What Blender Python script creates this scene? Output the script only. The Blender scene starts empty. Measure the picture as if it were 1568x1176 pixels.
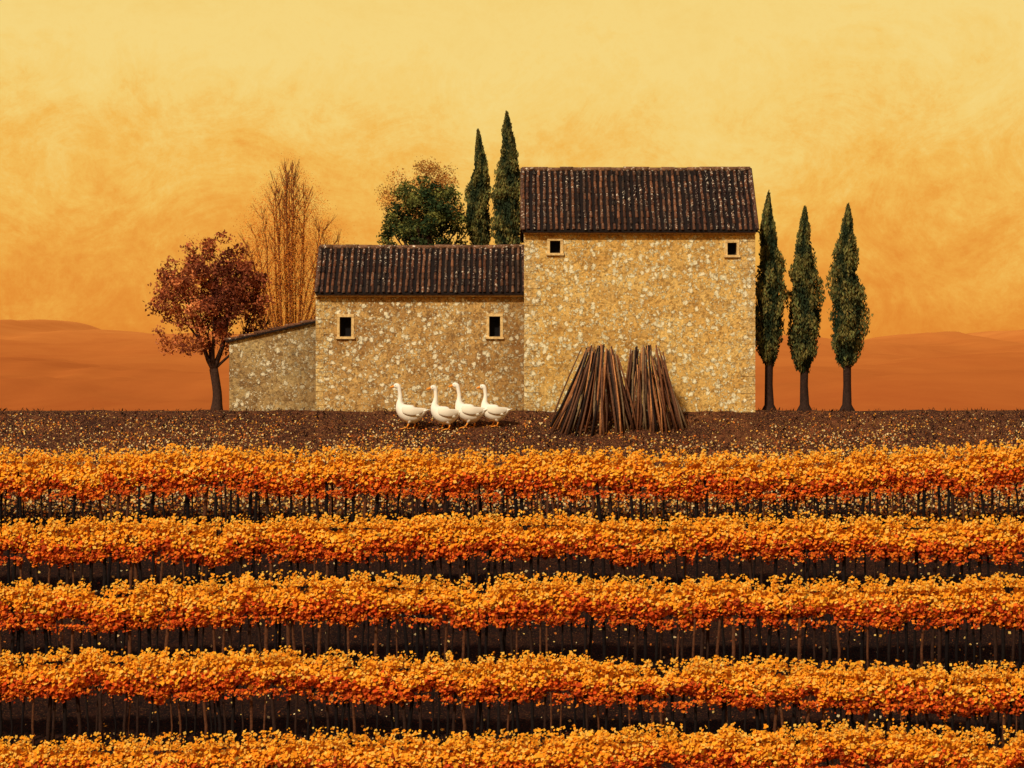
import bpy, math, random
import numpy as np
from mathutils import Vector, noise
random.seed(7); rng=np.random.default_rng(11)
D=120.0; F=6000.0           # viewing distance (m) and image scale: 50 image pixels per metre at the facade
def X(u,Y=0.0): return (u-784)*(D+Y)/F  # u, v: image pixel coordinates, converted to metres at depth Y
def Z(v,Y=0.0): return (627-v)*(D+Y)/F
def M(n,Y=0.0): return n*(D+Y)/F
def lin(r,g,b):
    f=lambda c:(c/255/12.92) if c/255<=0.04045 else ((c/255+0.055)/1.055)**2.4
    return (f(r),f(g),f(b),1.0)
scene=bpy.context.scene
def link(o):
    scene.collection.objects.link(o); return o
def empty(name,loc=(0,0,0)):
    e=bpy.data.objects.new(name,None); e.location=loc; e.empty_display_size=0.3; return link(e)
# ---------------------------------------------------------------- materials
class NT:
    def __init__(s,name):
        s.m=bpy.data.materials.new(name); s.m.use_nodes=True; s.t=s.m.node_tree; s.t.nodes.clear()
        s.out=s.n('ShaderNodeOutputMaterial'); s.b=s.n('ShaderNodeBsdfPrincipled')
        s.l(s.b.outputs[0],s.out.inputs[0]); s.b.inputs['Roughness'].default_value=0.85
        s.b.inputs['Specular IOR Level'].default_value=0.12
    def n(s,t,**k):
        x=s.t.nodes.new(t)
        for a,v in k.items(): setattr(x,a,v)
        return x
    def l(s,a,b): s.t.links.new(a,b)
    def pos(s,scale=(1,1,1)):
        g=s.n('ShaderNodeNewGeometry'); mp=s.n('ShaderNodeMapping'); mp.inputs['Scale'].default_value=scale
        s.l(g.outputs['Position'],mp.inputs[0]); return mp.outputs[0]
    def noise(s,vec,scale,detail=4,rough=0.6,dist=0.0):
        x=s.n('ShaderNodeTexNoise'); x.inputs['Scale'].default_value=scale; x.inputs['Detail'].default_value=detail
        x.inputs['Roughness'].default_value=rough; x.inputs['Distortion'].default_value=dist
        s.l(vec,x.inputs['Vector']); return x.outputs['Fac']
    def ramp(s,fac,stops,interp='LINEAR'):
        x=s.n('ShaderNodeValToRGB'); x.color_ramp.interpolation=interp
        e=x.color_ramp.elements
        while len(e)<len(stops): e.new(0.5)
        for i,(p,c) in enumerate(stops):
            e[i].position=p; e[i].color=c if len(c)==4 else (*c,1)
        s.l(fac,x.inputs[0]); return x.outputs[0]
    def mix(s,fac,a,b,mode='MIX'):
        x=s.n('ShaderNodeMix',data_type='RGBA',blend_type=mode)
        for v,i in ((fac,0),(a,6),(b,7)):
            if isinstance(v,(int,float)): x.inputs[i].default_value=v
            elif isinstance(v,tuple): x.inputs[i].default_value=v if len(v)==4 else (*v,1)
            else: s.l(v,x.inputs[i])
        return x.outputs[2]
    def math(s,op,a,b=None):
        x=s.n('ShaderNodeMath',operation=op)
        for i,v in enumerate((a,b)):
            if v is None: continue
            if isinstance(v,(int,float)): x.inputs[i].default_value=v
            else: s.l(v,x.inputs[i])
        return x.outputs[0]
    def mrange(s,v,a,b,c=0.0,d=1.0):
        x=s.n('ShaderNodeMapRange'); x.inputs[1].default_value=a; x.inputs[2].default_value=b; x.inputs[3].default_value=c; x.inputs[4].default_value=d
        s.l(v,x.inputs[0]); return x.outputs[0]
    def bump(s,h,strength=0.5,dist=0.05,prev=None):
        x=s.n('ShaderNodeBump'); x.inputs['Strength'].default_value=strength; x.inputs['Distance'].default_value=dist
        s.l(h,x.inputs['Height'])
        if prev is not None: s.l(prev,x.inputs['Normal'])
        s.l(x.outputs[0],s.b.inputs['Normal']); return x.outputs[0]
    def col(s,c): s.l(c,s.b.inputs['Base Color'])
def bw(a): return (a,a,a,1)

def mat_attr(name,transl=0.0,nscale=0,rough=0.8,bumpd=0.0):
    k=NT(name); a=k.n('ShaderNodeAttribute',attribute_name='Col'); c=a.outputs['Color']
    if nscale:
        v=k.pos(); f=k.noise(v,nscale,5,0.7)
        c=k.mix(1.0,c,k.ramp(f,[(0.3,bw(0.45)),(0.7,bw(1.35))]),'MULTIPLY')
        if bumpd: k.bump(f,0.8,bumpd)
    k.col(c); k.b.inputs['Roughness'].default_value=rough
    if transl:
        k.t.nodes.remove(k.b); k.b=k.n('ShaderNodeBsdfDiffuse'); k.l(c,k.b.inputs[0])
        tr=k.n('ShaderNodeBsdfTranslucent'); k.l(c,tr.inputs[0]); mx=k.n('ShaderNodeMixShader'); mx.inputs[0].default_value=transl
        k.l(k.b.outputs[0],mx.inputs[1]); k.l(tr.outputs[0],mx.inputs[2]); k.l(mx.outputs[0],k.out.inputs[0])
    return k.m
M_leaf=mat_attr('leaf',0.3); M_bark=mat_attr('bark',0,14,0.9,0.03); M_wood=mat_attr('weathered_wood',0,18,0.85,0.015)
M_feather=mat_attr('feather',0.0,0,0.6)

def mat_stone(name,dark,mid,light,fleck,shade=1.0,end_shade=None,dens=0.5):
    k=NT(name); v=k.pos()
    wob=k.n('ShaderNodeTexNoise'); wob.inputs['Scale'].default_value=5.0; wob.inputs['Detail'].default_value=6; wob.inputs['Roughness'].default_value=0.75; k.l(v,wob.inputs['Vector'])
    vm=k.n('ShaderNodeVectorMath',operation='MULTIPLY_ADD'); k.l(wob.outputs['Color'],vm.inputs[0]); vm.inputs[1].default_value=(0.32,0.32,0.32); k.l(v,vm.inputs[2]); W=vm.outputs[0]
    def voro(scale,feat='F1'):
        x=k.n('ShaderNodeTexVoronoi',feature=feat); x.inputs['Scale'].default_value=scale; k.l(W,x.inputs['Vector']); return x
    def cell(scale):
        x=voro(scale); sp=k.n('ShaderNodeSeparateColor'); k.l(x.outputs['Color'],sp.inputs[0]); return sp.outputs,x.outputs['Distance']
    c1,_=cell(2.6); e1=voro(2.6,'DISTANCE_TO_EDGE').outputs['Distance']
    c2,d2=cell(6.0); c3,d3=cell(15)
    big=k.noise(v,0.7,6,0.65,0.3); fine=k.noise(v,16,6,0.8); reg=k.noise(v,1.3,5,0.65); speck=k.noise(v,24,3,0.7)
    c=k.ramp(big,[(0.35,dark),(0.48,mid),(0.64,light)])
    c=k.mix(0.4,c,k.ramp(c1[0],[(0.0,dark),(0.4,mid),(0.85,light)]))
    c=k.mix(k.ramp(e1,[(0.0,bw(0.4)),(0.05,bw(0))]),c,dark)
    c=k.mix(1.0,c,k.ramp(fine,[(0.34,bw(0.5)),(0.60,bw(1.15))]),'MULTIPLY')
    c=k.mix(k.ramp(c3[1],[(0.74,bw(0)),(0.80,bw(0.65))]),c,tuple(x*0.6 for x in dark))
    thr=k.math('ADD',c2[0],k.math('MULTIPLY',k.math('SUBTRACT',reg,0.5),2.2))
    m2=k.math('MULTIPLY',k.ramp(thr,[(1-dens-0.02,bw(0)),(1-dens+0.02,bw(1))]),k.ramp(d2,[(0.34,bw(0.95)),(0.48,bw(0))]))
    c=k.mix(m2,c,fleck)
    thr3=k.math('ADD',c3[0],k.math('MULTIPLY',k.math('SUBTRACT',reg,0.5),1.6))
    m3=k.math('MULTIPLY',k.ramp(thr3,[(0.70,bw(0)),(0.74,bw(1))]),k.ramp(d3,[(0.38,bw(0.9)),(0.5,bw(0))]))
    c=k.mix(m3,c,tuple(min(0.93,x*1.04) for x in fleck))
    c=k.mix(k.ramp(speck,[(0.63,bw(0)),(0.67,bw(0.7))]),c,fleck)
    c=k.mix(1.0,c,k.ramp(k.noise(v,40,3,0.7),[(0.3,bw(0.78)),(0.6,bw(1.06))]),'MULTIPLY')
    if end_shade:  # shade painted into the stone colour, deepening along x with a noisy edge
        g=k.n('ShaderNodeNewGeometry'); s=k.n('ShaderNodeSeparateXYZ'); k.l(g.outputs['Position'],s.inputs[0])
        mr=k.mrange(k.math('ADD',s.outputs[0],k.math('MULTIPLY',k.math('SUBTRACT',big,0.5),2.4)),end_shade[0],end_shade[1],0,0.62)
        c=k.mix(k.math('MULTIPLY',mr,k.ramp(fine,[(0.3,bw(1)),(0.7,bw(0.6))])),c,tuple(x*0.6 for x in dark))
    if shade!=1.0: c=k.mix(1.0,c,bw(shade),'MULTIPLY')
    k.col(c)
    n1=k.bump(k.ramp(e1,[(0,bw(0)),(0.15,bw(1))]),0.4,0.04)
    n2=k.bump(k.math('ADD',m2,m3),0.8,0.03,n1); k.bump(fine,0.8,0.045,n2)
    return k.m
M_stoneA=mat_stone('rubble_stone',(0.44,0.21,0.045),(0.80,0.47,0.12),(0.88,0.58,0.18),(0.95,0.84,0.52),1.0,None,0.46)
M_stoneB=mat_stone('rubble_stone_shaded_end',(0.30,0.14,0.04),(0.60,0.34,0.10),(0.76,0.49,0.165),(0.94,0.83,0.54),1.0,(X(735),X(792)),0.40)  # barn: painted shade at the right end, against the farmhouse
M_stoneC=mat_stone('rubble_stone_shed',(0.25,0.13,0.045),(0.50,0.32,0.12),(0.64,0.46,0.19),(0.88,0.77,0.50),0.95,(X(425),X(478)),0.36)  # lean-to: painted shade toward the right side of the wall
def mat_plainstone():
    k=NT('dressed_stone'); v=k.pos(); f=k.noise(v,12,5,0.7); k.col(k.ramp(f,[(0.3,(0.42,0.24,0.08,1)),(0.6,(0.76,0.53,0.22,1))])); k.bump(f,0.6,0.03); return k.m
M_trim=mat_plainstone()
def mat_tile():
    k=NT('clay_tile'); a=k.n('ShaderNodeAttribute',attribute_name='Col'); v=k.pos()
    f=k.noise(v,9,5,0.7); c=k.mix(1.0,a.outputs['Color'],k.ramp(f,[(0.3,bw(0.4)),(0.68,bw(1.5))]),'MULTIPLY')
    l=k.noise(v,13,3,0.6,0.3); patch=k.noise(v,0.55,3,0.6)
    lf=k.mix(1.0,k.ramp(l,[(0.60,bw(0)),(0.63,bw(0.95))]),k.ramp(patch,[(0.45,bw(0.15)),(0.58,bw(1))]),'MULTIPLY')
    c=k.mix(lf,c,(0.72,0.60,0.44,1)); k.col(c); k.bump(f,0.5,0.02); return k.m
M_tile=mat_tile()
def mat_flat(name,c,rough=0.8,ns=0):
    k=NT(name); k.b.inputs['Roughness'].default_value=rough
    v=k.pos(); f=k.noise(v,ns or 10,4,0.6); k.col(k.ramp(f,[(0.25,tuple(x*0.7 for x in c[:3])),(0.75,tuple(min(1,x*1.25) for x in c[:3]))])); return k.m
M_dark=mat_flat('dark_interior',(0.006,0.005,0.005)); M_frame=mat_flat('old_window_wood',(0.05,0.03,0.02))
M_under=mat_flat('roof_underlay',(0.012,0.007,0.005))
def mat_soil():
    k=NT('soil'); v=k.pos(); a=k.noise(v,0.6,5,0.6); b=k.noise(v,7,6,0.75); s=k.noise(v,13,4,0.75,0.4); s2=k.noise(v,26,2,0.6)
    c=k.ramp(a,[(0.3,(0.045,0.014,0.008,1)),(0.52,(0.09,0.027,0.011,1)),(0.72,(0.17,0.054,0.018,1))])
    c=k.mix(1.0,c,k.ramp(b,[(0.36,bw(0.2)),(0.64,bw(1.5))]),'MULTIPLY')
    c=k.mix(k.ramp(s,[(0.58,bw(0)),(0.63,bw(0.7))]),c,(0.40,0.13,0.033,1))
    c=k.mix(k.ramp(s2,[(0.63,bw(0)),(0.66,bw(0.85))]),c,(0.78,0.38,0.11,1))
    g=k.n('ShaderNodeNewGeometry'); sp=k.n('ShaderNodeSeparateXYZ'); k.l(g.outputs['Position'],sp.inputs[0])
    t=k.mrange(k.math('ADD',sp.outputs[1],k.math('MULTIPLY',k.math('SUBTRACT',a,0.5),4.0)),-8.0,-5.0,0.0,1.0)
    c=k.mix(t,k.mix(1.0,c,(0.20,0.17,0.17,1),'MULTIPLY'),c)  # soil among the vine rows darkened: their shade painted into the colour
    k.col(c); n=k.bump(b,0.9,0.12); k.bump(s,0.6,0.04,n); return k.m
M_soil=mat_soil()
def mat_hill():
    k=NT('hill_slopes'); g=k.n('ShaderNodeNewGeometry'); sx=k.n('ShaderNodeSeparateXYZ'); k.l(g.outputs['Position'],sx.inputs[0])
    mr=k.mrange(sx.outputs[2],-2,17)  # paler toward the ridge: distance haze painted into the base colour
    v=k.pos((1,0.3,6)); f=k.noise(v,0.035,9,0.74,0.8)
    ad=k.math('ADD',k.math('MULTIPLY',f,1.1),k.math('SUBTRACT',mr,0.55))
    k.col(k.ramp(ad,[(0.0,(0.37,0.095,0.020,1)),(0.4,(0.45,0.130,0.026,1)),(0.75,(0.53,0.170,0.034,1)),(1.0,(0.60,0.21,0.044,1))])); k.b.inputs['Roughness'].default_value=1; k.b.inputs['Specular IOR Level'].default_value=0
    return k.m
M_hill=mat_hill()
# ---------------------------------------------------------------- mesh helpers
class Geo:
    def __init__(s): s.v=[];s.f=[];s.c=[];s.mi=[]
    def add(s,vs,fs,col=(1,1,1),mi=0):
        o=len(s.v); s.v+= [tuple(p) for p in vs]; s.c+=[(*col[:3],1.0)]*len(vs)
        for f in fs: s.f.append(tuple(i+o for i in f)); s.mi.append(mi)
    def box(s,x0,x1,y0,y1,z0,z1,col=(1,1,1),mi=0):
        s.add([(x0,y0,z0),(x1,y0,z0),(x1,y1,z0),(x0,y1,z0),(x0,y0,z1),(x1,y0,z1),(x1,y1,z1),(x0,y1,z1)],
              [(0,3,2,1),(4,5,6,7),(0,1,5,4),(1,2,6,5),(2,3,7,6),(3,0,4,7)],col,mi)
    def tube(s,pts,rad,sides=6,col=(1,1,1),mi=0,flat=1.0,cap=True):
        n=len(pts); pts=[Vector(p) for p in pts]; vs=[]; ref=Vector((0,1,0))
        for i in range(n):
            t=(pts[min(i+1,n-1)]-pts[max(i-1,0)]); t=t.normalized() if t.length>1e-9 else Vector((0,0,1))
            a=ref-t*ref.dot(t)
            if a.length<0.1: a=Vector((1,0,0))-t*t.x
            a.normalize(); b=t.cross(a)
            for k in range(sides):
                th=2*math.pi*k/sides
                vs.append(pts[i]+a*(math.cos(th)*rad[i]*flat)+b*(math.sin(th)*rad[i]))
        fs=[(i*sides+k,i*sides+(k+1)%sides,(i+1)*sides+(k+1)%sides,(i+1)*sides+k) for i in range(n-1) for k in range(sides)]
        if cap: fs+= [tuple(range(sides-1,-1,-1)),tuple((n-1)*sides+k for k in range(sides))]
        s.add(vs,fs,col,mi)
    def obj(s,name,mats,parent=None,smooth=False):
        me=bpy.data.meshes.new(name); me.from_pydata(s.v,[],s.f); me.update()
        ca=me.color_attributes.new('Col','FLOAT_COLOR','POINT'); ca.data.foreach_set('color',np.array(s.c,dtype=np.float32).ravel())
        for m in (mats if isinstance(mats,list) else [mats]): me.materials.append(m)
        me.polygons.foreach_set('material_index',s.mi)
        if smooth: me.polygons.foreach_set('use_smooth',[True]*len(s.f))
        o=link(bpy.data.objects.new(name,me)); 
        if parent: o.parent=parent
        return o
def crom(P,k=6):
    P=[np.array(p,float) for p in P]; Q=[P[0]]+P+[P[-1]]; out=[]
    for i in range(1,len(Q)-2):
        for j in range(k):
            t=j/k; a,b,c,d=Q[i-1],Q[i],Q[i+1],Q[i+2]
            out.append(0.5*((2*b)+(c-a)*t+(2*a-5*b+4*c-d)*t*t+(3*b-a-3*c+d)*t**3))
    out.append(P[-1]); return out
def leaves(name,C,size,col,mat=None,parent=None,aspect=0.6,axis=None,axw=0.0,outw=None,outk=0.0):
    """one mesh of many small leaf-shaped faces"""
    n=len(C); a=rng.normal(size=(n,3))
    if axis is not None: a=a/np.linalg.norm(a,axis=1,keepdims=True)*(1-axw)+np.asarray(axis)*axw
    a/=np.linalg.norm(a,axis=1,keepdims=True)+1e-9
    b=rng.normal(size=(n,3))
    nn=np.cross(a,b)
    if outw is not None: nn=nn/ (np.linalg.norm(nn,axis=1,keepdims=True)+1e-9)*(1-outk)+outw*outk
    b=np.cross(nn,a); b/=np.linalg.norm(b,axis=1,keepdims=True)+1e-9
    if axis is None: a=np.cross(b,nn); a/=np.linalg.norm(a,axis=1,keepdims=True)+1e-9
    s=np.asarray(size).reshape(-1,1)*np.ones((n,1))
    V=np.empty((n,4,3)); V[:,0]=C-a*s; V[:,1]=C+b*s*aspect+a*s*0.1; V[:,2]=C+a*s; V[:,3]=C-b*s*aspect+a*s*0.1
    me=bpy.data.meshes.new(name); me.vertices.add(n*4); me.vertices.foreach_set('co',V.astype(np.float32).ravel())
    me.loops.add(n*4); me.loops.foreach_set('vertex_index',np.arange(n*4,dtype=np.int32))
    me.polygons.add(n); me.polygons.foreach_set('loop_start',np.arange(0,n*4,4,dtype=np.int32)); me.polygons.foreach_set('loop_total',np.full(n,4,dtype=np.int32))
    me.update(calc_edges=True); me.validate()
    cc=np.ones((n,4,4),dtype=np.float32); cc[:,:,:3]=np.clip(col,0,0.97)[:,None,:]
    ca=me.color_attributes.new('Col','FLOAT_COLOR','POINT'); ca.data.foreach_set('color',cc.ravel())
    me.materials.append(mat or M_leaf); o=link(bpy.data.objects.new(name,me))
    if parent: o.parent=parent
    return o
def palette(n,cols,w=None):
    cols=np.array(cols); return cols[rng.choice(len(cols),n,p=w)]
def smooth1(x,seed,f):
    r=np.random.default_rng(seed); g=r.uniform(-1,1,4096); u=np.asarray(x)*f+1000.5; i=np.floor(u).astype(int); t=u-i; t=t*t*(3-2*t)
    return g[i%4096]*(1-t)+g[(i+1)%4096]*t
# ---------------------------------------------------------------- ground
SL=0.35
def gbase(y):
    t=-y
    if t<=0: 
        if y<10: return 0.0
        u=min(1,(y-10)/40); return -1.6*u*u*(3-2*u)
    if t<33: return -SL*t
    return -SL*33-SL*20*(1-math.exp(-(t-33)/20))
def gz(x,y):
    z=gbase(y)
    if -40<y<3 and abs(x)<60:
        w=min(1,max(0,(3-y)/3.0)) 
        z+=w*(0.06*noise.noise(Vector((x*0.9,y*0.9,0)))+0.06*noise.noise(Vector((x*3.1,y*3.1,5))))
    return z
def coords(a,b,step,lo,hi):
    c=list(np.arange(a,b+1e-6,step)); s=step; x=c[-1]
    while x<hi: s*=1.35; x+=s; c.append(x)
    s=step; x=c[0]
    while x>lo: s*=1.35; x-=s; c.insert(0,x)
    return c
xs=coords(-20,20,0.16,-2500,2500); ys=coords(-34,2,0.16,-600,4000)
V=[(x,y,gz(x,y)) for y in ys for x in xs]; nx=len(xs)
Fc=[(j*nx+i,j*nx+i+1,(j+1)*nx+i+1,(j+1)*nx+i) for j in range(len(ys)-1) for i in range(nx-1)]
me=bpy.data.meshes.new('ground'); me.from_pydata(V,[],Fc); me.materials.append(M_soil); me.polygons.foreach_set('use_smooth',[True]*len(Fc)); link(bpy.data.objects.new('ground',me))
# hills
def hills(RD,rp,y0,seed,xr,name='hills'):
    rx=np.array([X(a,RD) for a,b in rp]); rz=np.array([Z(b,RD) for a,b in rp])
    hx=np.linspace(-xr,xr,420); hy=np.concatenate([np.linspace(y0,RD,60),np.linspace(RD+20,RD*2,20)]); V=[]
    for y in hy:
        for x in hx:
            if y<=RD: u=(y-y0)/(RD-y0); u=u*u*(3-2*u)
            else: u=max(0,1-(y-RD)/(RD*0.9))
            r=float(np.interp(x,rx,rz))
            n=noise.fractal(Vector((x*0.016,y*0.016,seed)),1.0,2.0,5)*2.4*math.sin(math.pi*min(1,u))
            V.append((x,y,-2.2+(r+2.2+0.5*noise.noise(Vector((x*0.09,7,seed)))+0.3*noise.noise(Vector((x*0.35,7,seed))))*u+n))
    nx=len(hx); Fc=[(j*nx+i,j*nx+i+1,(j+1)*nx+i+1,(j+1)*nx+i) for j in range(len(hy)-1) for i in range(nx-1)]
    me=bpy.data.meshes.new(name); me.from_pydata(V,[],Fc); me.materials.append(M_hill); me.polygons.foreach_set('use_smooth',[True]*len(Fc)); link(bpy.data.objects.new(name,me))
hills(680,[(-900,520),(-500,500),(-200,516),(-60,515),(0,512),(30,511),(50,507),(70,503),(90,499),(110,496),(128,494),(142,497),(155,502),(168,508),(185,512),(215,510),(240,514),(300,517),(500,520),(800,512),(1100,522),(1250,528),(1325,522),(1345,517),(1370,516),(1395,521),(1425,527),(1450,519),(1478,512),(1500,516),(1535,527),(1568,519),(1700,510),(2100,522),(2600,505)],60,3,330)
hills(360,[(-1500,560),(-500,545),(0,556),(90,550),(200,566),(400,575),(800,580),(1200,566),(1340,554),(1420,546),(1500,560),(1568,548),(1800,560),(2600,550)],40,9,190)
# ---------------------------------------------------------------- buildings
def front_wall(G,x0,x1,z0,z1,y,wins,depth=0.32,mi=0):
    us=sorted({x0,x1}|{w[0] for w in wins}|{w[1] for w in wins}); vs=sorted({z0,z1}|{w[2] for w in wins}|{w[3] for w in wins})
    for i in range(len(us)-1):
        for j in range(len(vs)-1):
            a,b,c,d=us[i],us[i+1],vs[j],vs[j+1]; mx,mz=(a+b)/2,(c+d)/2
            if any(w[0]<mx<w[1] and w[2]<mz<w[3] for w in wins): continue
            G.add([(a,y,c),(b,y,c),(b,y,d),(a,y,d)],[(0,1,2,3)],mi=mi)
    for a,b,c,d in wins:
        q=[(a,y,c),(b,y,c),(b,y,d),(a,y,d)]; r=[(p[0],y+depth,p[2]) for p in q]
        G.add(q+r,[(0,4,5,1),(1,5,6,2),(2,6,7,3),(3,7,4,0)],mi=mi)
def window_parts(parent,w,y,depth=0.32):
    a,b,c,d=w; G=Geo(); t=0.08
    e=0.02
    G.box(a-t,b+t,y-e-0.01,y+0.04,d,d+t*1.1); G.box(a-t-0.03,b+t+0.03,y-0.07,y+0.04,c-t*0.9,c)
    G.box(a-t,a,y-e,y+0.04,c,d); G.box(b,b+t,y-e,y+0.04,c,d); G.obj('window_surround',M_trim,parent)
    G=Geo(); G.box(a+0.002,b-0.002,y+depth-0.02,y+depth+0.05,c+0.002,d-0.002); G.obj('window_opening',M_dark,parent)
    G=Geo(); f=0.03; yy=y+depth-0.07
    G.box(a+0.003,a+f,yy,yy+0.045,c+0.003,d-0.003); G.box(b-f,b-0.003,yy,yy+0.045,c+0.003,d-0.003)
    G.box(a+f,b-f,yy,yy+0.045,d-f,d-0.003); G.box(a+f,b-f,yy,yy+0.045,c+0.003,c+f); G.obj('window_frame',M_frame,parent)
def quoins(parent,x,sgn,y,z1,seed,mat):
    r=random.Random(seed); G=Geo(); z=-0.5; k=0
    while z<z1-0.1:
        h=min(r.uniform(0.17,0.28),z1-z-0.02); w=(0.42 if k%2 else 0.26)*r.uniform(0.85,1.15); e=r.uniform(0.006,0.016)
        x0,x1=(x-0.01,x+w) if sgn>0 else (x-w,x+0.01)
        G.box(x0,x1,y-e,y+0.25,z+0.008,z+h-0.008); z+=h; k+=1
    G.obj('corner_stones',mat,parent)
TC=[(0.030,0.013,0.009),(0.052,0.020,0.012),(0.11,0.040,0.018),(0.018,0.010,0.007),(0.18,0.072,0.032),(0.07,0.038,0.023)]
def tile_slope(G,o,ux,w,L,W,pitch,rows,seed):
    r0=random.Random(seed); o=Vector(o); ux=Vector(ux).normalized(); w=Vector(w).normalized(); n=ux.cross(w)
    if n.z<0: n=-n
    nc=max(2,round(W/pitch)); pc=W/nc; rl=L/rows; S=6
    for c in range(nc+1):
        cc=min(max(c*pc,0.05),W-0.05); j=r0.uniform(-0.015,0.015)
        base=r0.choice(TC)
        for k in range(rows):
            col=[0.5*x+0.5*y for x,y in zip(base,r0.choice(TC))]; m=r0.uniform(0.7,1.25); col=[q*m for q in col]
            s0=k*rl-0.05*(k>0); s1=(k+1)*rl+0.02; ra=pc*0.27; rb=pc*0.22; lift=r0.uniform(0.022,0.05); jj=j+r0.uniform(-0.014,0.014)
            vs=[]
            for (s,r,h) in ((s0-(0.03 if k==0 else 0)+r0.uniform(-.02,.02),ra,lift),(s1,rb,0.0)):
                for q in range(S+1):
                    th=math.pi*q/S; vs.append(o+ux*(cc+jj-math.cos(th)*r)+w*s+n*(math.sin(th)*r*1.15+h))
            G.add(vs,[(q,q+1,S+2+q,S+1+q) for q in range(S)]+[tuple(range(S,-1,-1))],col)
def gable_house(name,x0,x1,ye,yb,z_eave,z_ridge,wins,mstone,ov=0.06,rows=9,seed=1,pitch=0.175,q=(1,1)):
    P=empty(name)
    ym=(ye+yb)/2; G=Geo(); zb=-0.6; oh=0.22
    sl=(z_ridge-z_eave)/(ym-(ye-oh)); zw=z_eave+sl*oh-0.10
    front_wall(G,x0,x1,zb,zw,ye,wins)
    G.add([(x1,yb,zb),(x0,yb,zb),(x0,yb,zw),(x1,yb,zw)],[(0,1,2,3)])
    zr=z_ridge-0.12
    G.add([(x0,yb,zb),(x0,ye,zb),(x0,ye,zw),(x0,ym,zr),(x0,yb,zw)],[(0,1,2,3,4)])
    G.add([(x1,ye,zb),(x1,yb,zb),(x1,yb,zw),(x1,ym,zr),(x1,ye,zw)],[(0,1,2,3,4)])
    G.obj('walls',mstone,P)
    for w in wins: window_parts(P,w,ye)
    if q[0]: quoins(P,x0,1,ye,zw-0.16,seed,M_quoin)
    if q[1]: quoins(P,x1,-1,ye,zw-0.16,seed+1,M_quoin)
    G=Geo(); G.box(x0-0.02,x1+0.02,ye-0.10,ye+0.02,zw-0.14,zw-0.02); G.obj('eave_cornice',M_trim,P)
    a,b=x0-ov,x1+ov; th=0.07
    G=Geo()
    for s in (1,-1):
        yE=(ye-oh) if s==1 else (yb+oh)
        top=[(a,yE,z_eave),(b,yE,z_eave),(b,ym,z_ridge),(a,ym,z_ridge)]; bot=[(p[0],p[1],p[2]-th) for p in top]
        G.add(top+bot,[(0,1,2,3),(7,6,5,4),(0,4,5,1),(1,5,6,2),(3,7,4,0)])
    G.obj('roof_deck',M_under,P)
    G=Geo(); L=math.hypot(ym-ye+oh,z_ridge-z_eave)
    tile_slope(G,(a,ye-oh,z_eave),(1,0,0),(0,ym-ye+oh,z_ridge-z_eave),L,b-a,pitch,rows,seed)
    tile_slope(G,(a,yb+oh,z_eave),(1,0,0),(0,ym-yb-oh,z_ridge-z_eave),L,b-a,pitch,rows,seed+5)
    G.obj('roof_tiles',M_tile,P,True)
    G=Geo(); x=a; r0=random.Random(seed)
    while x<b-0.05:
        e=min(b,x+0.42); m=r0.uniform(0.7,1.3); z=z_ridge+0.01+r0.uniform(-.012,.02)
        G.tube([(x,ym,z),(e+0.0,ym,z+0.012)],[0.085,0.07],8,(0.15*m,0.072*m,0.035*m)); x+=0.40
    G.obj('ridge_tiles',M_tile,P,True)
    G=Geo()
    for xx in (a,b):
        for s in (1,-1):
            yE=(ye-oh) if s==1 else (yb+oh)
            G.tube([(xx,yE,z_eave+0.03),(xx,ym,z_ridge+0.03)],[0.055,0.055],6,(0.10,0.045,0.025))
    G.obj('verge_tiles',M_tile,P,True)
    return P
M_quoin=mat_stone('corner_stone',(0.48,0.26,0.075),(0.76,0.49,0.16),(0.88,0.64,0.26),(0.94,0.84,0.55),1.0,None,0.45)
Yt=0.0; yb=7.0
def win(u0,u1,v0,v1,Y): return (X(u0,Y),X(u1,Y),Z(v1,Y),Z(v0,Y))
ymt=3.5
gable_house('stone_farmhouse',X(803),X(1156),Yt,yb,Z(350,-0.2),Z(258,ymt),[win(842,858,366,385,0),win(1114,1128,369,388,0)],M_stoneA,0.07,10,3)
Ym=0.7
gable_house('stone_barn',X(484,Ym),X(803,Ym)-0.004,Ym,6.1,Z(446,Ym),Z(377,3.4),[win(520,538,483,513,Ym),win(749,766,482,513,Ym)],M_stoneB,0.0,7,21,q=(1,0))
def lean_to():
    P=empty('stone_lean_to'); y0,y1=1.2,5.2; a,b=X(351,y0),X(484,y0)+0.02; za,zb_=Z(521,y0),Z(491,y0)
    G=Geo(); v=[(a,y0,-.6),(b,y0,-.6),(b,y0,zb_),(a,y0,za)]; w=[(p[0],y1,p[2]) for p in v]
    G.add(v+w,[(0,1,2,3),(5,4,7,6),(4,0,3,7),(1,5,6,2)]); G.obj('walls',M_stoneC,P)
    G=Geo(); o=0.10; dz=(zb_-za)/(b-a)
    q=[(a-o,y0-o,za-o*dz),(b,y0-o,zb_),(b,y1+o,zb_),(a-o,y1+o,za-o*dz)]; t=[(p[0],p[1],p[2]+0.05) for p in q]
    G.add(q+t,[(3,2,1,0),(4,5,6,7),(0,1,5,4),(1,2,6,5),(2,3,7,6),(3,0,4,7)]); G.obj('roof_deck',M_under,P)
    G=Geo(); L=math.hypot(b-a+o,zb_-za+o*dz)
    tile_slope(G,(a-o,y0-o,za-o*dz+0.05),(0,1,0),(1,0,dz),L,y1-y0+2*o,0.2,6,40); G.obj('roof_tiles',M_tile,P,True)
lean_to()
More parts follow.
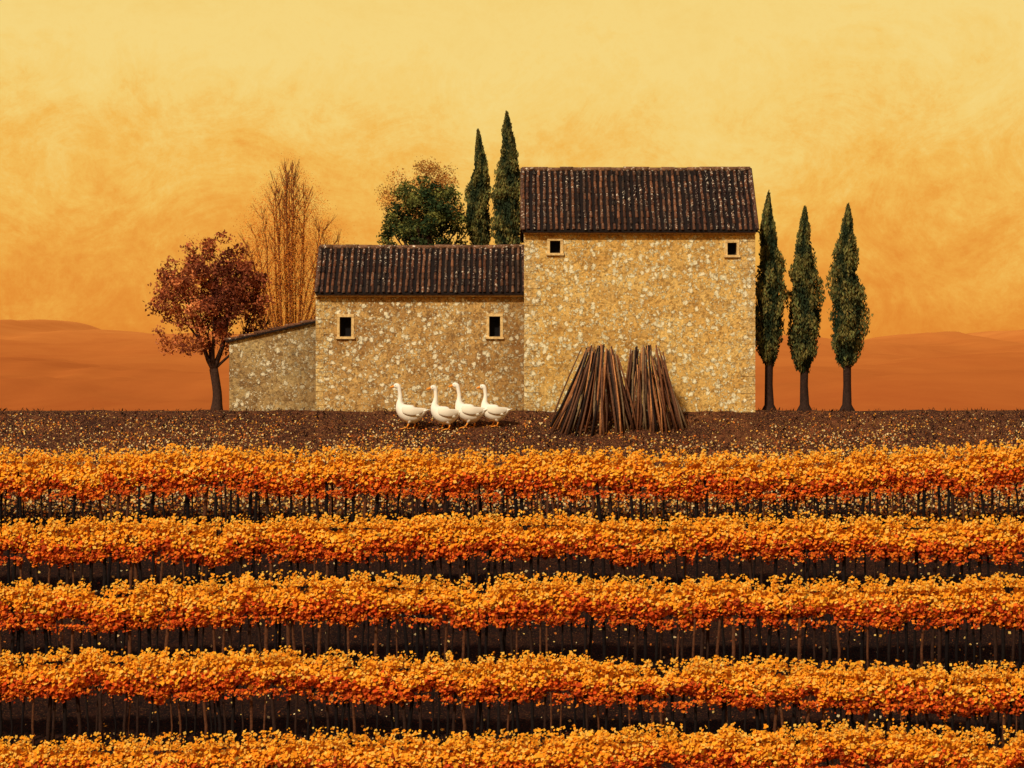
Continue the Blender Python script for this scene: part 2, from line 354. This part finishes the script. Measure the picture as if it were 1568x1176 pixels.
# ---------------------------------------------------------------- trees
BR=(0.055,0.026,0.016)
def branch(G,p,d,L,r,depth,tips,spread=0.5,nk=3,up=0.15,col=BR,rnd=random,shr=0.72,wob=0.12):
    pts=[Vector(p)]; d=Vector(d).normalized(); n=4
    for i in range(n):
        d=(d+Vector((rnd.uniform(-1,1),rnd.uniform(-1,1),rnd.uniform(-1,1)))*wob+Vector((0,0,up*0.3))).normalized()
        pts.append(pts[-1]+d*(L/n))
    rr=[r*(1-0.4*i/n) for i in range(n+1)]
    G.tube(pts,rr,6 if r>0.03 else 4,col,cap=False)
    if depth==0: tips.append(pts[-1]); return
    for k in range(nk):
        q=pts[-1] if k<2 else pts[rnd.choice([2,3])]
        dd=(d+Vector((rnd.uniform(-1,1),rnd.uniform(-1,1),rnd.uniform(-0.6,0.8)))*spread+Vector((0,0,up))).normalized()
        branch(G,q,dd,L*shr*rnd.uniform(0.8,1.15),r*0.58,depth-1,tips,spread,nk,up,col,rnd,shr,wob)
def clump_leaves(centers,radii,per,cols,size,flat=0.8,var=(0.6,1.45)):
    C=[];K=[];O=[]
    for c,r,cc in zip(centers,radii,cols):
        n=int(per*r*r/0.16); d=rng.normal(size=(n,3)); d/=np.linalg.norm(d,axis=1,keepdims=True)
        rad=r*rng.uniform(0.2,1.0,n)**0.5*(1+0.2*rng.normal(size=n))
        C.append(np.array(c)+d*rad[:,None]*np.array([1,1,flat])); O.append(d)
        K.append(np.array(cc)*rng.uniform(var[0],var[1],(n,1)))
    C=np.concatenate(C);K=np.concatenate(K);O=np.concatenate(O)
    return C,K,O,size*rng.uniform(0.5,1.5,len(C))
def crown_points(n,cx,cy,cz,rx_,ry_,rz_,lumpy=0.18,seed=1):
    r=np.random.default_rng(seed); out=[]
    while len(out)<n:
        d=r.normal(size=3); d/=np.linalg.norm(d); q=r.uniform(0.1,1)**0.42
        L=1+lumpy*noise.noise(Vector(d*2.2)+Vector((seed,0,0)))*2
        out.append(np.array([cx+d[0]*rx_*q*L,cy+d[1]*ry_*q*L,cz+d[2]*rz_*q*L]))
    return out
def red_tree():
    Y=3.0; P=empty('red_autumn_tree'); G=Geo(); bx=X(331,Y)
    fork=Vector((X(327,Y),Y,Z(562,Y)))
    tp=crom([(bx,Y,-0.25),(bx+.02,Y,0.12),(bx+0.03,Y,0.6),tuple(fork)],4)
    G.tube(tp,[0.30,0.27,0.24,0.21,0.19,0.17,0.16,0.15,0.145,0.14,0.14,0.14,0.14][:len(tp)],9,BR)
    tips=[]; rnd=random.Random(5)
    for d,L,r in (((-0.6,0.1,0.9),1.3,0.09),((0.45,0.2,1),1.5,0.10),((-0.1,-0.3,1),1.4,0.08),((0.8,0.1,0.8),1.1,0.055),((-0.3,0.5,1),1.2,0.06)):
        branch(G,fork-Vector((0,0,0.05)),d,L,r,3,tips,0.45,3,0.15,BR,rnd,0.62)
    G.obj('trunk_and_limbs',M_bark,P,True)
    cs=crown_points(150,X(322,Y),Y,Z(448,Y),M(83,Y),M(72,Y),M(80,Y),0.16,3)
    cs+= [np.array([X(a,Y),Y+b,Z(c,Y)]) for a,b,c in ((258,0,528),(246,-.3,505),(250,-.3,520),(275,.4,520),(288,-.2,532),(398,0,478),(404,-.4,458),(300,-.6,532),(378,.3,508),(355,.3,530),(245,.3,440),(238,0,470),(320,-.3,370),(290,0,378),(350,.2,385),(345,-.7,515),(375,-.2,405),(398,0,430),(262,0,400),(250,0,420),(300,-1,470),(340,-1,450),(310,-1,420),(360,-.8,480),(280,-.8,450),(393,0,495))]
    rad=[random.uniform(0.20,0.38) for _ in cs]; col=[]
    for c in cs:
        k=random.random(); left=1 if c[0]<X(325,Y)+random.uniform(-.6,.6) else 0  # sunward left clumps get a brighter palette: sunlight painted into leaf colour
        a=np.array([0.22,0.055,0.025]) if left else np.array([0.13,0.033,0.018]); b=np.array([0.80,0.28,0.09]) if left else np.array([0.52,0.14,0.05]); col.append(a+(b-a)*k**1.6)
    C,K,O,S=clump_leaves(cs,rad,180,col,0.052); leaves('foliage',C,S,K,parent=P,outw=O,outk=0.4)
    cs=crown_points(40,X(321,Y),Y,Z(450,Y),M(103,Y),M(80,Y),M(99,Y),0.16,5); rad=[0.35]*40
    C,K,O,S=clump_leaves(cs,rad,50,[np.array([0.55,0.15,0.05])]*40,0.032); leaves('outer_leaves',C,S,K,parent=P)
red_tree()
def green_tree():
    Y=9.0; P=empty('green_tree'); G=Geo(); tips=[]; rnd=random.Random(8); bx=X(652,Y)
    G.tube([(bx,Y,-0.3),(bx,Y,1.2),(bx+.05,Y,3.6)],[0.4,0.28,0.22],8,BR)
    for d in ((-0.8,0,1),(0.8,0.1,1),(0,0.6,1),(0.1,-0.5,1.2)): branch(G,(bx+.05,Y,3.5),d,1.2,0.12,3,tips,0.5,3,0.1,BR,rnd,0.62)
    G.obj('trunk_and_limbs',M_bark,P,True)
    cs=crown_points(125,X(651,Y),Y,Z(330,Y),M(63,Y),M(52,Y),M(54,Y),0.12,9)
    cs+=[np.array([X(a,Y),Y+b,Z(c,Y)]) for a,b,c in ((596,0,350),(596,-.3,335),(590,.2,365),(704,0,330),(710,0,350),(708,0,370),(616,0,293),(687,0,290),(650,-.2,276),(603,-.5,372),(640,-1.1,372),(675,-1.1,372),(620,-1.0,350),(660,-1.1,340),(690,-.9,320),(635,-1,310))]
    rad=[random.uniform(0.18,0.34) for _ in cs]
    col=[np.array([0.026,0.045,0.018])+(np.array([0.21,0.20,0.045])-np.array([0.026,0.045,0.018]))*random.random()**2.2 for _ in cs]
    C,K,O,S=clump_leaves(cs,rad,210,col,0.05,var=(0.6,1.5)); leaves('foliage',C,S,K,parent=P,outw=O,outk=0.45)
    Y=12.0; P=empty('russet_tree'); G=Geo(); tips=[]; bx=X(655,Y)
    G.tube([(bx,Y,-0.4),(bx,Y,1.5),(bx,Y,4.6)],[0.3,0.22,0.16],8,BR)
    for d in ((-0.8,0,1),(0.8,0.1,1),(0,0.6,1),(0.1,-0.5,1.2),(-.3,0,1)): branch(G,(bx,Y,4.5),d,1.0,0.07,3,tips,0.5,3,0.1,BR,rnd,0.68)
    G.obj('trunk_and_limbs',M_bark,P,True)
    cs=crown_points(90,X(647,Y),Y,Z(300,Y),M(66,Y),M(50,Y),M(54,Y),0.2,12); rad=[random.uniform(0.2,0.42) for _ in cs]
    col=[np.array([0.52,0.23,0.05])*random.uniform(0.6,1.3) for _ in cs]
    C,K,O,S=clump_leaves(cs,rad,230,col,0.027); leaves('foliage',C,S,K,parent=P)
green_tree()
def bare_tree():
    Y=9.0; P=empty('bare_autumn_tree'); G=Geo(); rnd=random.Random(4); bx=X(443,Y); col=(0.20,0.065,0.020)
    G.tube([(bx,Y,-0.4),(bx,Y,0.4),(bx,Y,1.0)],[0.36,0.26,0.24],8,col)
    z0,z1=Z(505,Y),Z(240,Y); EV=[(0,62),(0.12,78),(0.3,88),(0.45,84),(0.6,72),(0.75,55),(0.88,34),(1,9)]
    def hw(v): return M(float(np.interp(v,[e[0] for e in EV],[e[1] for e in EV])),Y)
    ns=25
    for i in range(ns):
        a=(i/(ns-1)*2-1)+rnd.uniform(-.04,.04); topv=0.95-0.6*abs(a)**1.5+rnd.uniform(-0.10,0.04)
        sg=1 if a>0 else -1; tx=bx+sg*min(abs(a)*1.1,1)*hw(topv)*0.95
        dy=rnd.uniform(-1,1)*(1-abs(a))*1.2; tz=z0+(z1-z0)*topv
        xa=bx+a*0.6+rnd.uniform(-.06,.06); xb=bx+(tx-bx)*0.68+rnd.uniform(-.1,.1)
        pts=crom([(bx+a*0.2,Y,0.95),(xa,Y+dy*.3,1.0+(tz-1.0)*0.30),(xb,Y+dy*.6,1.0+(tz-1.0)*0.60),(bx+(tx-bx)*0.88+rnd.uniform(-.06,.06),Y+dy*.9,1+(tz-1)*.83),(tx,Y+dy,tz)],5); n=len(pts); r0=rnd.uniform(0.04,0.07)
        G.tube(pts,[r0*(1-0.9*k/(n-1)) for k in range(n)],5,col,cap=False)
        for k in range(6,n-1):
            for s in range(1+(k%2)):
                p=Vector(pts[k]); dr=(Vector(pts[k+1])-p).normalized()
                dd=(dr+Vector((rnd.uniform(-.7,.7),rnd.uniform(-.6,.6),rnd.uniform(-.1,.3)))).normalized(); L=rnd.uniform(0.35,0.85)
                q=p+dd*L*0.5; e=q+(dd+Vector((0,0,.35))).normalized()*L*0.5
                G.tube([p,q,e],[0.012,0.009,0.004],4,col,cap=False)
                for _ in range(2):
                    e2=q+(dd+Vector((rnd.uniform(-.6,.6),rnd.uniform(-.4,.4),.3))).normalized()*L*0.5; G.tube([q,e2],[0.007,0.003],3,col,cap=False)
    G.obj('branches',M_bark,P,True)
    n=95000; v=rng.uniform(0,1,n); h=np.array([hw(x) for x in v]); keep=rng.uniform(0,1,n)<(h/h.max())**2; v=v[keep]; h=h[keep]; n=len(v)
    th=rng.uniform(0,2*np.pi,n); q=np.sqrt(rng.uniform(0,1,n))*(1.0+0.15*rng.normal(size=n))
    E=np.stack([bx+np.cos(th)*q*h,Y+np.sin(th)*q*h*0.8,z0+(z1-z0)*v+0.15*rng.normal(size=n)],1)
    K=palette(n,[(0.88,0.32,0.045),(0.92,0.38,0.06),(0.80,0.25,0.03)])*rng.uniform(0.9,1.1,(n,1))
    leaves('foliage',E,0.017*rng.uniform(0.6,1.4,n),K,parent=P)
bare_tree()
def cypress(u,vt,vb,w,Y,seed=1):
    P=empty('cypress_tree'); r=random.Random(seed); bx=X(u,Y); zt,zb=Z(vt,Y),Z(vb,Y); wm=M(w,Y)/2
    G=Geo(); lean=r.uniform(-.03,.03)
    G.tube([(bx,Y,-0.3),(bx,Y,0.0),(bx,Y,0.2),(bx+lean,Y,0.8),(bx,Y,zb+0.5),(bx,Y,zt-1)],[0.34,0.26,0.15,0.125,0.13,0.02],9,(0.035,0.017,0.011)); 
    G.obj('trunk',M_bark,P,True)
    def prof(t): return (np.sin(np.pi*np.clip(t,0,1)**0.62)**0.78)*(0.9+0.1*np.cos(t*3))
    G=Geo(); N=26; pts=[];rad=[]
    for i in range(N+1):
        t=0.01+0.97*i/N; pts.append((bx+0.04*math.sin(t*9+seed),Y,zb+(zt-zb)*t)); rad.append(float(prof(np.array(t)))*wm*0.6*(1+0.15*math.sin(t*31+seed)))
    G.tube(pts,rad,12,(0.02,0.03,0.014)); G.obj('inner_foliage',M_bark,P,True)
    n=12000; t=rng.uniform(0,1,n)**0.95; th=rng.uniform(0,2*np.pi,n)
    lump=np.array([noise.noise(Vector((math.cos(a)*1.6+seed*3,math.sin(a)*1.6,b*(zt-zb)*2.0))) for a,b in zip(th,t)])
    q=(rng.uniform(0.35,1,n)**0.5)*(1+0.65*lump)+0.08*rng.normal(size=n)
    h=prof(t)*wm*q+0.01
    C=np.stack([bx+0.04*np.sin(t*9+seed)+np.cos(th)*h,Y+np.sin(th)*h,zb+(zt-zb)*t+0.04*rng.normal(size=n)],1)
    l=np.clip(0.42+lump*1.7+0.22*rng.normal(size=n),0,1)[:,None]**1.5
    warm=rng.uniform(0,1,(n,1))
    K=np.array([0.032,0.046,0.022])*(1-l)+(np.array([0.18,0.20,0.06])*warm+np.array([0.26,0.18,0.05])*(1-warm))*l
    O=np.stack([np.cos(th),np.sin(th),0.2+0*th],1)
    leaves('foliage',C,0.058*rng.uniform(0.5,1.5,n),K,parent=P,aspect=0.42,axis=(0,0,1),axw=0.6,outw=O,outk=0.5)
cypress(733,199,390,34,9.5,seed=1); cypress(778,172,395,44,8.6,seed=2)
cypress(1178,296,556,46,0.9,seed=3); cypress(1232,318,567,49,1.5,seed=4); cypress(1297,314,558,54,1.1,seed=5)
# ---------------------------------------------------------------- vines
rows=[(695,747,818),(800,845,915),(898,950,1030),(1019,1068,1142),(1133,1184,1258),(1252,1310,1385)]
YC=np.array([[0.95,0.45,0.033],[0.96,0.39,0.026],[0.93,0.33,0.020],[0.97,0.56,0.09]])
RC=np.array([[0.84,0.17,0.020],[0.70,0.09,0.016],[0.90,0.25,0.024],[0.42,0.06,0.014]])
def yfoot(v):
    q=(v-627)/(F*SL); return -D*q/(1+q)
for i,(a,b,f) in enumerate(rows):
    y=yfoot(f); mpp=(D+y)/F; zt=(f-a)*mpp; zb=(f-b)*mpp; P=empty('vine_row')
    hx_=18.0; n=37000; x=rng.uniform(-hx_,hx_,n)
    g=gbase(y)
    wv=lambda q:0.16*smooth1(q,50+i,0.10)+0.10*smooth1(q,80+i,0.42)
    wav=wv(x)
    top=zt+wav+0.14*smooth1(x,10+i,1.4)+0.13*smooth1(x,20+i,4.5)
    bot=zb+wav+0.18*smooth1(x,30+i,1.3)+0.15*smooth1(x,40+i,4.0)
    v=rng.beta(1.15,1.25,n)
    z=bot+(top-bot)*v+0.04*rng.normal(size=n)
    thick=0.30*np.sin(np.pi*np.clip(v,0.04,0.96))**0.5
    dy=rng.uniform(-1,1,n)*thick
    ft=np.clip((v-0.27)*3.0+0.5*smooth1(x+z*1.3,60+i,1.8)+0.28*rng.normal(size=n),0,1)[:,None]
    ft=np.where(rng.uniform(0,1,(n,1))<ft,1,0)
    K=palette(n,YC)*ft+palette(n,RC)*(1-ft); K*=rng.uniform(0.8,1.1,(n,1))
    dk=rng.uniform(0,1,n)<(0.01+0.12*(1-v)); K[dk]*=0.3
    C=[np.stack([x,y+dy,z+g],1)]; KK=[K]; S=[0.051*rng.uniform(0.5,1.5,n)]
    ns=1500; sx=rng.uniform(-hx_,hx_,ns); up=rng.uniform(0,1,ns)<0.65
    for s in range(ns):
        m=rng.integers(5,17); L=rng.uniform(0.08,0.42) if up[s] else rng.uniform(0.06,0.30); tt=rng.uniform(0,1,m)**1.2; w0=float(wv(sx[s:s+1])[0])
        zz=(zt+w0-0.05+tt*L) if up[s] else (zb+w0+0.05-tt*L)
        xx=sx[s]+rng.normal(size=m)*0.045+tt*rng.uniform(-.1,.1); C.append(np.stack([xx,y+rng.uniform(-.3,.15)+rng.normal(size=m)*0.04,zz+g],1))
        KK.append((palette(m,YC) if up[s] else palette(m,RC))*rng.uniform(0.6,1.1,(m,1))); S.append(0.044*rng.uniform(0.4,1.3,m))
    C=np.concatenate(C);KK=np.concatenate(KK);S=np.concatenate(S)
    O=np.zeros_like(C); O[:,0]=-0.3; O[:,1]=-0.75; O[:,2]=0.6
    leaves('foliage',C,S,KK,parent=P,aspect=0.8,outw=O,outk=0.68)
    G=Geo(); xx=-hx_; rr=random.Random(i)
    while xx<hx_:
        xx+=rr.uniform(0.10,0.36); r=rr.uniform(0.022,0.06); jy=rr.uniform(-.12,.12)
        pts=[(xx,y+jy,g-0.15),(xx+rr.uniform(-.04,.04),y+jy,g+zb*0.45),(xx+rr.uniform(-.07,.07),y+jy,g+zb+0.12),(xx+rr.uniform(-.2,.2),y,g+zb+0.5)]
        c=rr.choice([(0.010,0.006,0.005),(0.03,0.013,0.008),(0.007,0.004,0.004),(0.10,0.036,0.015),(0.012,0.007,0.006)])
        G.tube(pts,[r*1.2,r,r*0.9,r*0.4],6,c)
    G.obj('vine_trunks',M_bark,P,True)
def scatter():
    n=38000; x=rng.uniform(-18.5,18.5,n); t=0.2+8.8*rng.uniform(0,1,n)**0.75
    n2=4500; x=np.concatenate([x,rng.uniform(-18.5,18.5,n2)]); t=np.concatenate([t,rng.uniform(9,33,n2)])
    keep=(smooth1(x+t*0.7,5,0.9)+smooth1(x-t*2,6,2.7)*0.7+rng.normal(size=len(x))*0.5+np.clip((t-2.0)*0.15,-.3,.8))>-0.15
    x=x[keep];t=t[keep]; z=np.array([gz(a,-b) for a,b in zip(x,t)])+0.025
    lift=np.where(t<9,rng.uniform(0,1,len(x))**3*0.6*np.clip((t-1)/6,0,1),0); z+=lift
    K=palette(len(x),[(0.92,0.38,0.05),(0.75,0.22,0.04),(0.95,0.60,0.16),(0.35,0.09,0.03),(0.92,0.68,0.32)])*rng.uniform(0.5,1.1,(len(x),1))
    leaves('fallen_leaves',np.stack([x,-t,z],1),0.036*rng.uniform(0.4,1.5,len(x))*(0.65+0.05*np.clip(t,0,9)),K,aspect=0.8,outw=np.array([[-.2,-.8,.5]]),outk=0.65)
    n=12000; x=rng.uniform(-18.5,18.5,n); t=rng.uniform(-0.3,9,n); z=np.array([gz(a,-b) for a,b in zip(x,t)])+0.03
    K=palette(n,[(0.012,0.006,0.005),(0.02,0.009,0.006),(0.09,0.03,0.014),(0.20,0.07,0.02)])
    leaves('dry_grass',np.stack([x,-t,z],1),0.075*rng.uniform(0.4,1.4,n),K,aspect=0.22,axis=(0,0,1),axw=0.55)
scatter()
# ---------------------------------------------------------------- stacked poles
def poles(cu,top_u0,top_u1,vtop,hw,yc,hd,n,seed):
    r=random.Random(seed); G=Geo(); cols=[(0.18,0.068,0.028),(0.09,0.036,0.018),(0.32,0.125,0.045),(0.04,0.02,0.012),(0.14,0.06,0.03),(0.48,0.20,0.07),(0.02,0.011,0.008),(0.20,0.125,0.065)]
    for i in range(n):
        th=2*math.pi*i/n*3+r.uniform(-.1,.1); k=r.uniform(0.4,1.0)**0.6; cxn=math.cos(th)*k
        bx=X(cu,yc)+cxn*hw; by=yc+math.sin(th)*hd*k; bz=gz(bx,by)-0.08
        f=(cxn+1)/2; tx=X(top_u0+(top_u1-top_u0)*f,yc)+r.uniform(-.12,.12); ty=yc+math.sin(th)*0.2+r.uniform(-.05,.05); tz=Z(vtop,yc)-r.uniform(0,1)**2.2*0.75-0.45*abs(cxn)*r.random()
        d=Vector((tx-bx,ty-by,tz-bz)); rad=r.uniform(0.022,0.045); jx,jy=r.uniform(-.07,.07),r.uniform(-.03,.03)
        B=Vector((bx,by,bz)); pts=[B,B+d*.33+Vector((jx,jy,0)),B+d*.66+Vector((jx*.8,-jy,0)),B+d]
        G.tube(pts,[rad,rad*.92,rad*.82,rad*.62],7,r.choice(cols))
    return G.obj('wooden_pole_stack',M_wood,None,True)
poles(905,892,944,524,M(75),-1.45,0.75,95,1)
poles(1003,967,1015,525,M(52),-1.25,0.65,74,2)
# ---------------------------------------------------------------- geese
def goose(u,vfoot,seed,neck=0.0,step=0.1,sc=1.0):
    t=(vfoot-627)/(F*SL); y=-D*t/(1+t); r=random.Random(seed); x0=X(u,y); z0=gz(x0,y)
    P=empty('goose',(x0,y,z0)); P.scale=(sc,sc,sc); P.rotation_euler=(0,0,r.uniform(-0.12,0.12)); W=(0.82,0.77,0.64)
    S=[(-0.475,1.235,0.028,1),(-0.455,1.242,0.055,.95),(-0.41,1.25,0.078,.85),(-0.36,1.235,0.076,.85),(-0.325,1.18,0.062,.95),(-0.305,1.08,0.056,1),(-0.29,0.96,0.058,1),(-0.295,0.84,0.074,1),(-0.30,0.73,0.11,1),(-0.26,0.61,0.175,.95),(-0.15,0.50,0.24,.95),(0.0,0.43,0.265,.95),(0.14,0.41,0.235,.95),(0.27,0.44,0.16,1),(0.38,0.48,0.09,1.2),(0.47,0.515,0.035,2.0),(0.52,0.53,0.012,3)]
    Q=crom([(a+neck*max(0,(b-0.7))*1.0,b,c,w) for a,b,c,w in S],5); G=Geo(); vs=[]; sd=18; n=len(Q)
    for i,q in enumerate(Q):
        p0,p1=Q[max(0,i-1)],Q[min(n-1,i+1)]; tx,tz=p1[0]-p0[0],p1[1]-p0[1]; L=math.hypot(tx,tz) or 1; nx_,nz_=-tz/L,tx/L
        rr=max(0.004,q[2])
        for k in range(sd):
            th=2*math.pi*k/sd; vs.append((q[0]+nx_*math.cos(th)*rr,math.sin(th)*rr*q[3],q[1]+nz_*math.cos(th)*rr))
    fs=[(i*sd+k,i*sd+(k+1)%sd,(i+1)*sd+(k+1)%sd,(i+1)*sd+k) for i in range(n-1) for k in range(sd)]+[tuple(range(sd-1,-1,-1)),tuple((n-1)*sd+k for k in range(sd))]
    G.add(vs,fs,W)
    G.obj('body',M_feather,P,True)
    hx_=neck*0.53
    G=Geo(); O=(0.80,0.28,0.03)
    G.tube([(-0.45+hx_,0,1.245),(-0.50+hx_,0,1.232),(-0.56+hx_,0,1.212),(-0.60+hx_,0,1.203)],[0.047,0.038,0.028,0.010],10,O,flat=0.9)
    G.obj('beak',M_feather,P,True)
    G=Geo()
    for s in (-1,1): G.tube([(-0.425+hx_,s*0.055,1.268),(-0.425+hx_,s*0.068,1.268)],[0.013,0.009],8,(0.01,0.01,0.01))
    G.obj('eyes',M_dark,P,True)
    G=Geo()
    for s in (-1,1):
        pts=crom([(-0.24,s*0.13,0.56),(-0.12,s*0.235,0.54),(0.05,s*0.25,0.505),(0.2,s*0.20,0.50),(0.34,s*0.11,0.53),(0.45,s*0.05,0.57)],4); m=len(pts)
        rad=[max(0.01,0.135*math.sin(math.pi*min(1,(0.12+0.88*j/(m-1))))**0.7) for j in range(m)]
        G.tube(pts,rad,10,(0.76,0.69,0.54),flat=0.38)
        for kf in range(6):
            G.tube([(0.0+0.04*kf,s*(0.262-.008*kf),0.56-.035*kf),(0.2+.02*kf,s*(0.215),0.53-.03*kf),(0.40-.03*kf,s*0.10,0.545-.03*kf)],[0.018,0.022,0.006],6,(0.55,0.46,0.30) if kf%2 else (0.82,0.79,0.7),flat=0.5)
    for kf in (-2,-1,0,1,2): G.tube([(0.33,kf*0.03,0.48),(0.46,kf*0.045,0.53),(0.565,kf*0.05,0.565)],[0.03,0.035,0.01],6,(0.78,0.72,0.60),flat=0.8)
    G.obj('wings_and_tail',M_feather,P,True)
    G=Geo()
    for s in (-1,1):
        st=step*s; hipx=0.02+st*0.3; ankle=(0.0+st,s*0.10,0.035); knee=(0.05+st*0.9,s*0.11,0.15)
        G.tube([(hipx,s*0.11,0.36),(hipx+0.02,s*0.115,0.24),knee],[0.10,0.065,0.028],8,W)
        G.tube([knee,(0.03+st,s*0.105,0.09),ankle],[0.026,0.02,0.02],8,O)
        ax,ay=ankle[0],ankle[1]; tips=[(ax-0.17,ay-0.075,-0.005),(ax-0.20,ay,-0.005),(ax-0.17,ay+0.075,-0.005)]
        for tp in tips: G.tube([ankle,((ax+tp[0])/2,(ay+tp[1])/2,0.02),tp],[0.018,0.014,0.006],6,O)
        G.tube([ankle,(ax+0.06,ay,0.0)],[0.014,0.006],6,O)
        G.add([(ax,ay,0.03),tips[0],tips[1],tips[2],(ax,ay,0.012),(tips[0][0],tips[0][1],-0.012),(tips[1][0],tips[1][1],-0.012),(tips[2][0],tips[2][1],-0.012)],[(0,1,2),(0,2,3),(6,5,4),(7,6,4)],O)
    G.obj('legs_and_feet',M_feather,P,True)
goose(628,655,1,0.0,0.09,1.04); goose(681,655,2,0.10,-0.10,1.02); goose(719,653,3,-0.04,0.11,1.04); goose(757,652,4,0.05,-0.08,0.97)
# ---------------------------------------------------------------- light, sky, camera
el=math.radians(42); az=math.radians(28)
sd_=Vector((-math.sin(az)*math.cos(el),-math.cos(az)*math.cos(el),math.sin(el)))
L=bpy.data.lights.new('sun','SUN'); L.energy=3.8; L.angle=math.radians(4.0); L.color=(1.0,0.90,0.72)
so=link(bpy.data.objects.new('sun',L)); so.rotation_euler=sd_.to_track_quat('Z','Y').to_euler(); so.location=(-40,-60,60)
w=bpy.data.worlds.new('World'); scene.world=w; w.use_nodes=True; nt=w.node_tree; nt.nodes.clear()
N=lambda t,**k:(lambda x:[setattr(x,a,b) for a,b in k.items()] and x or x)(nt.nodes.new(t))
lk=nt.links.new
sky=N('ShaderNodeTexSky',sky_type='NISHITA'); sky.sun_disc=False; sky.sun_elevation=el; sky.sun_rotation=math.radians(180)+az
bgN=N('ShaderNodeBackground'); bgN.inputs[1].default_value=0.09; lk(sky.outputs[0],bgN.inputs[0])
tc=N('ShaderNodeTexCoord'); sp=N('ShaderNodeSeparateXYZ'); lk(tc.outputs['Generated'],sp.inputs[0])
def mth(op,a,b=None,c=None):
    x=N('ShaderNodeMath',operation=op)
    for i,v in enumerate((a,b,c)):
        if v is None: continue
        if isinstance(v,(int,float)): x.inputs[i].default_value=v
        else: lk(v,x.inputs[i])
    return x.outputs[0]
def nz(scale,sc3,detail=6,rough=0.6,dist=0.4):
    mp=N('ShaderNodeMapping'); mp.inputs['Scale'].default_value=sc3; lk(tc.outputs['Generated'],mp.inputs[0])
    x=N('ShaderNodeTexNoise'); x.inputs['Scale'].default_value=scale; x.inputs['Detail'].default_value=detail; x.inputs['Roughness'].default_value=rough; x.inputs['Distortion'].default_value=dist
    lk(mp.outputs[0],x.inputs['Vector']); return x.outputs['Fac']
cl=nz(9,(1,1,1.4),8,0.62,0.5); cl2=nz(34,(1,1,1.3),9,0.80,0.8); cl3=nz(240,(1,1,1),4,0.8,0)
xx=mth('MULTIPLY',sp.outputs[0],sp.outputs[0])
h=mth('SUBTRACT',sp.outputs[2],mth('MULTIPLY',xx,0.66))
h=mth('ADD',h,mth('MULTIPLY',mth('SUBTRACT',cl,0.5),0.13)); h=mth('ADD',h,mth('MULTIPLY',mth('SUBTRACT',cl2,0.5),0.11)); h=mth('ADD',h,mth('MULTIPLY',mth('SUBTRACT',cl3,0.5),0.045))
fac=mth('MULTIPLY',mth('ADD',h,0.010),5.0)
rp_=N('ShaderNodeValToRGB'); lk(fac,rp_.inputs[0]); e=rp_.color_ramp.elements
st=[(0.0,lin(226,138,50)),(0.08,lin(231,148,56)),(0.18,lin(238,166,68)),(0.28,lin(243,186,86)),(0.40,lin(245,205,113)),(0.52,lin(246,213,127)),(0.8,lin(242,202,110))]
while len(e)<len(st): e.new(0.5)
for i,(p,c) in enumerate(st): e[i].position=p; e[i].color=c
bgW=N('ShaderNodeBackground'); lk(rp_.outputs[0],bgW.inputs[0]); bgW.inputs[1].default_value=1.0
mr=N('ShaderNodeMapRange'); mr.interpolation_type='SMOOTHSTEP'; mr.inputs[1].default_value=0.25; mr.inputs[2].default_value=0.8; lk(sp.outputs[2],mr.inputs[0])
mx=N('ShaderNodeMixShader'); lk(mr.outputs[0],mx.inputs[0]); lk(bgW.outputs[0],mx.inputs[1]); lk(bgN.outputs[0],mx.inputs[2])
wo=N('ShaderNodeOutputWorld'); lk(mx.outputs[0],wo.inputs[0])
cam=bpy.data.cameras.new('camera'); co=link(bpy.data.objects.new('camera',cam)); co.location=(0,-D,0.05); co.rotation_euler=(math.radians(90),0,0)
cam.sensor_width=36; cam.lens=36*F/1568; cam.shift_y=39/1568; cam.clip_start=1; cam.clip_end=9000
scene.camera=co
scene.view_settings.view_transform='Standard'; scene.view_settings.look='None'; scene.view_settings.exposure=0
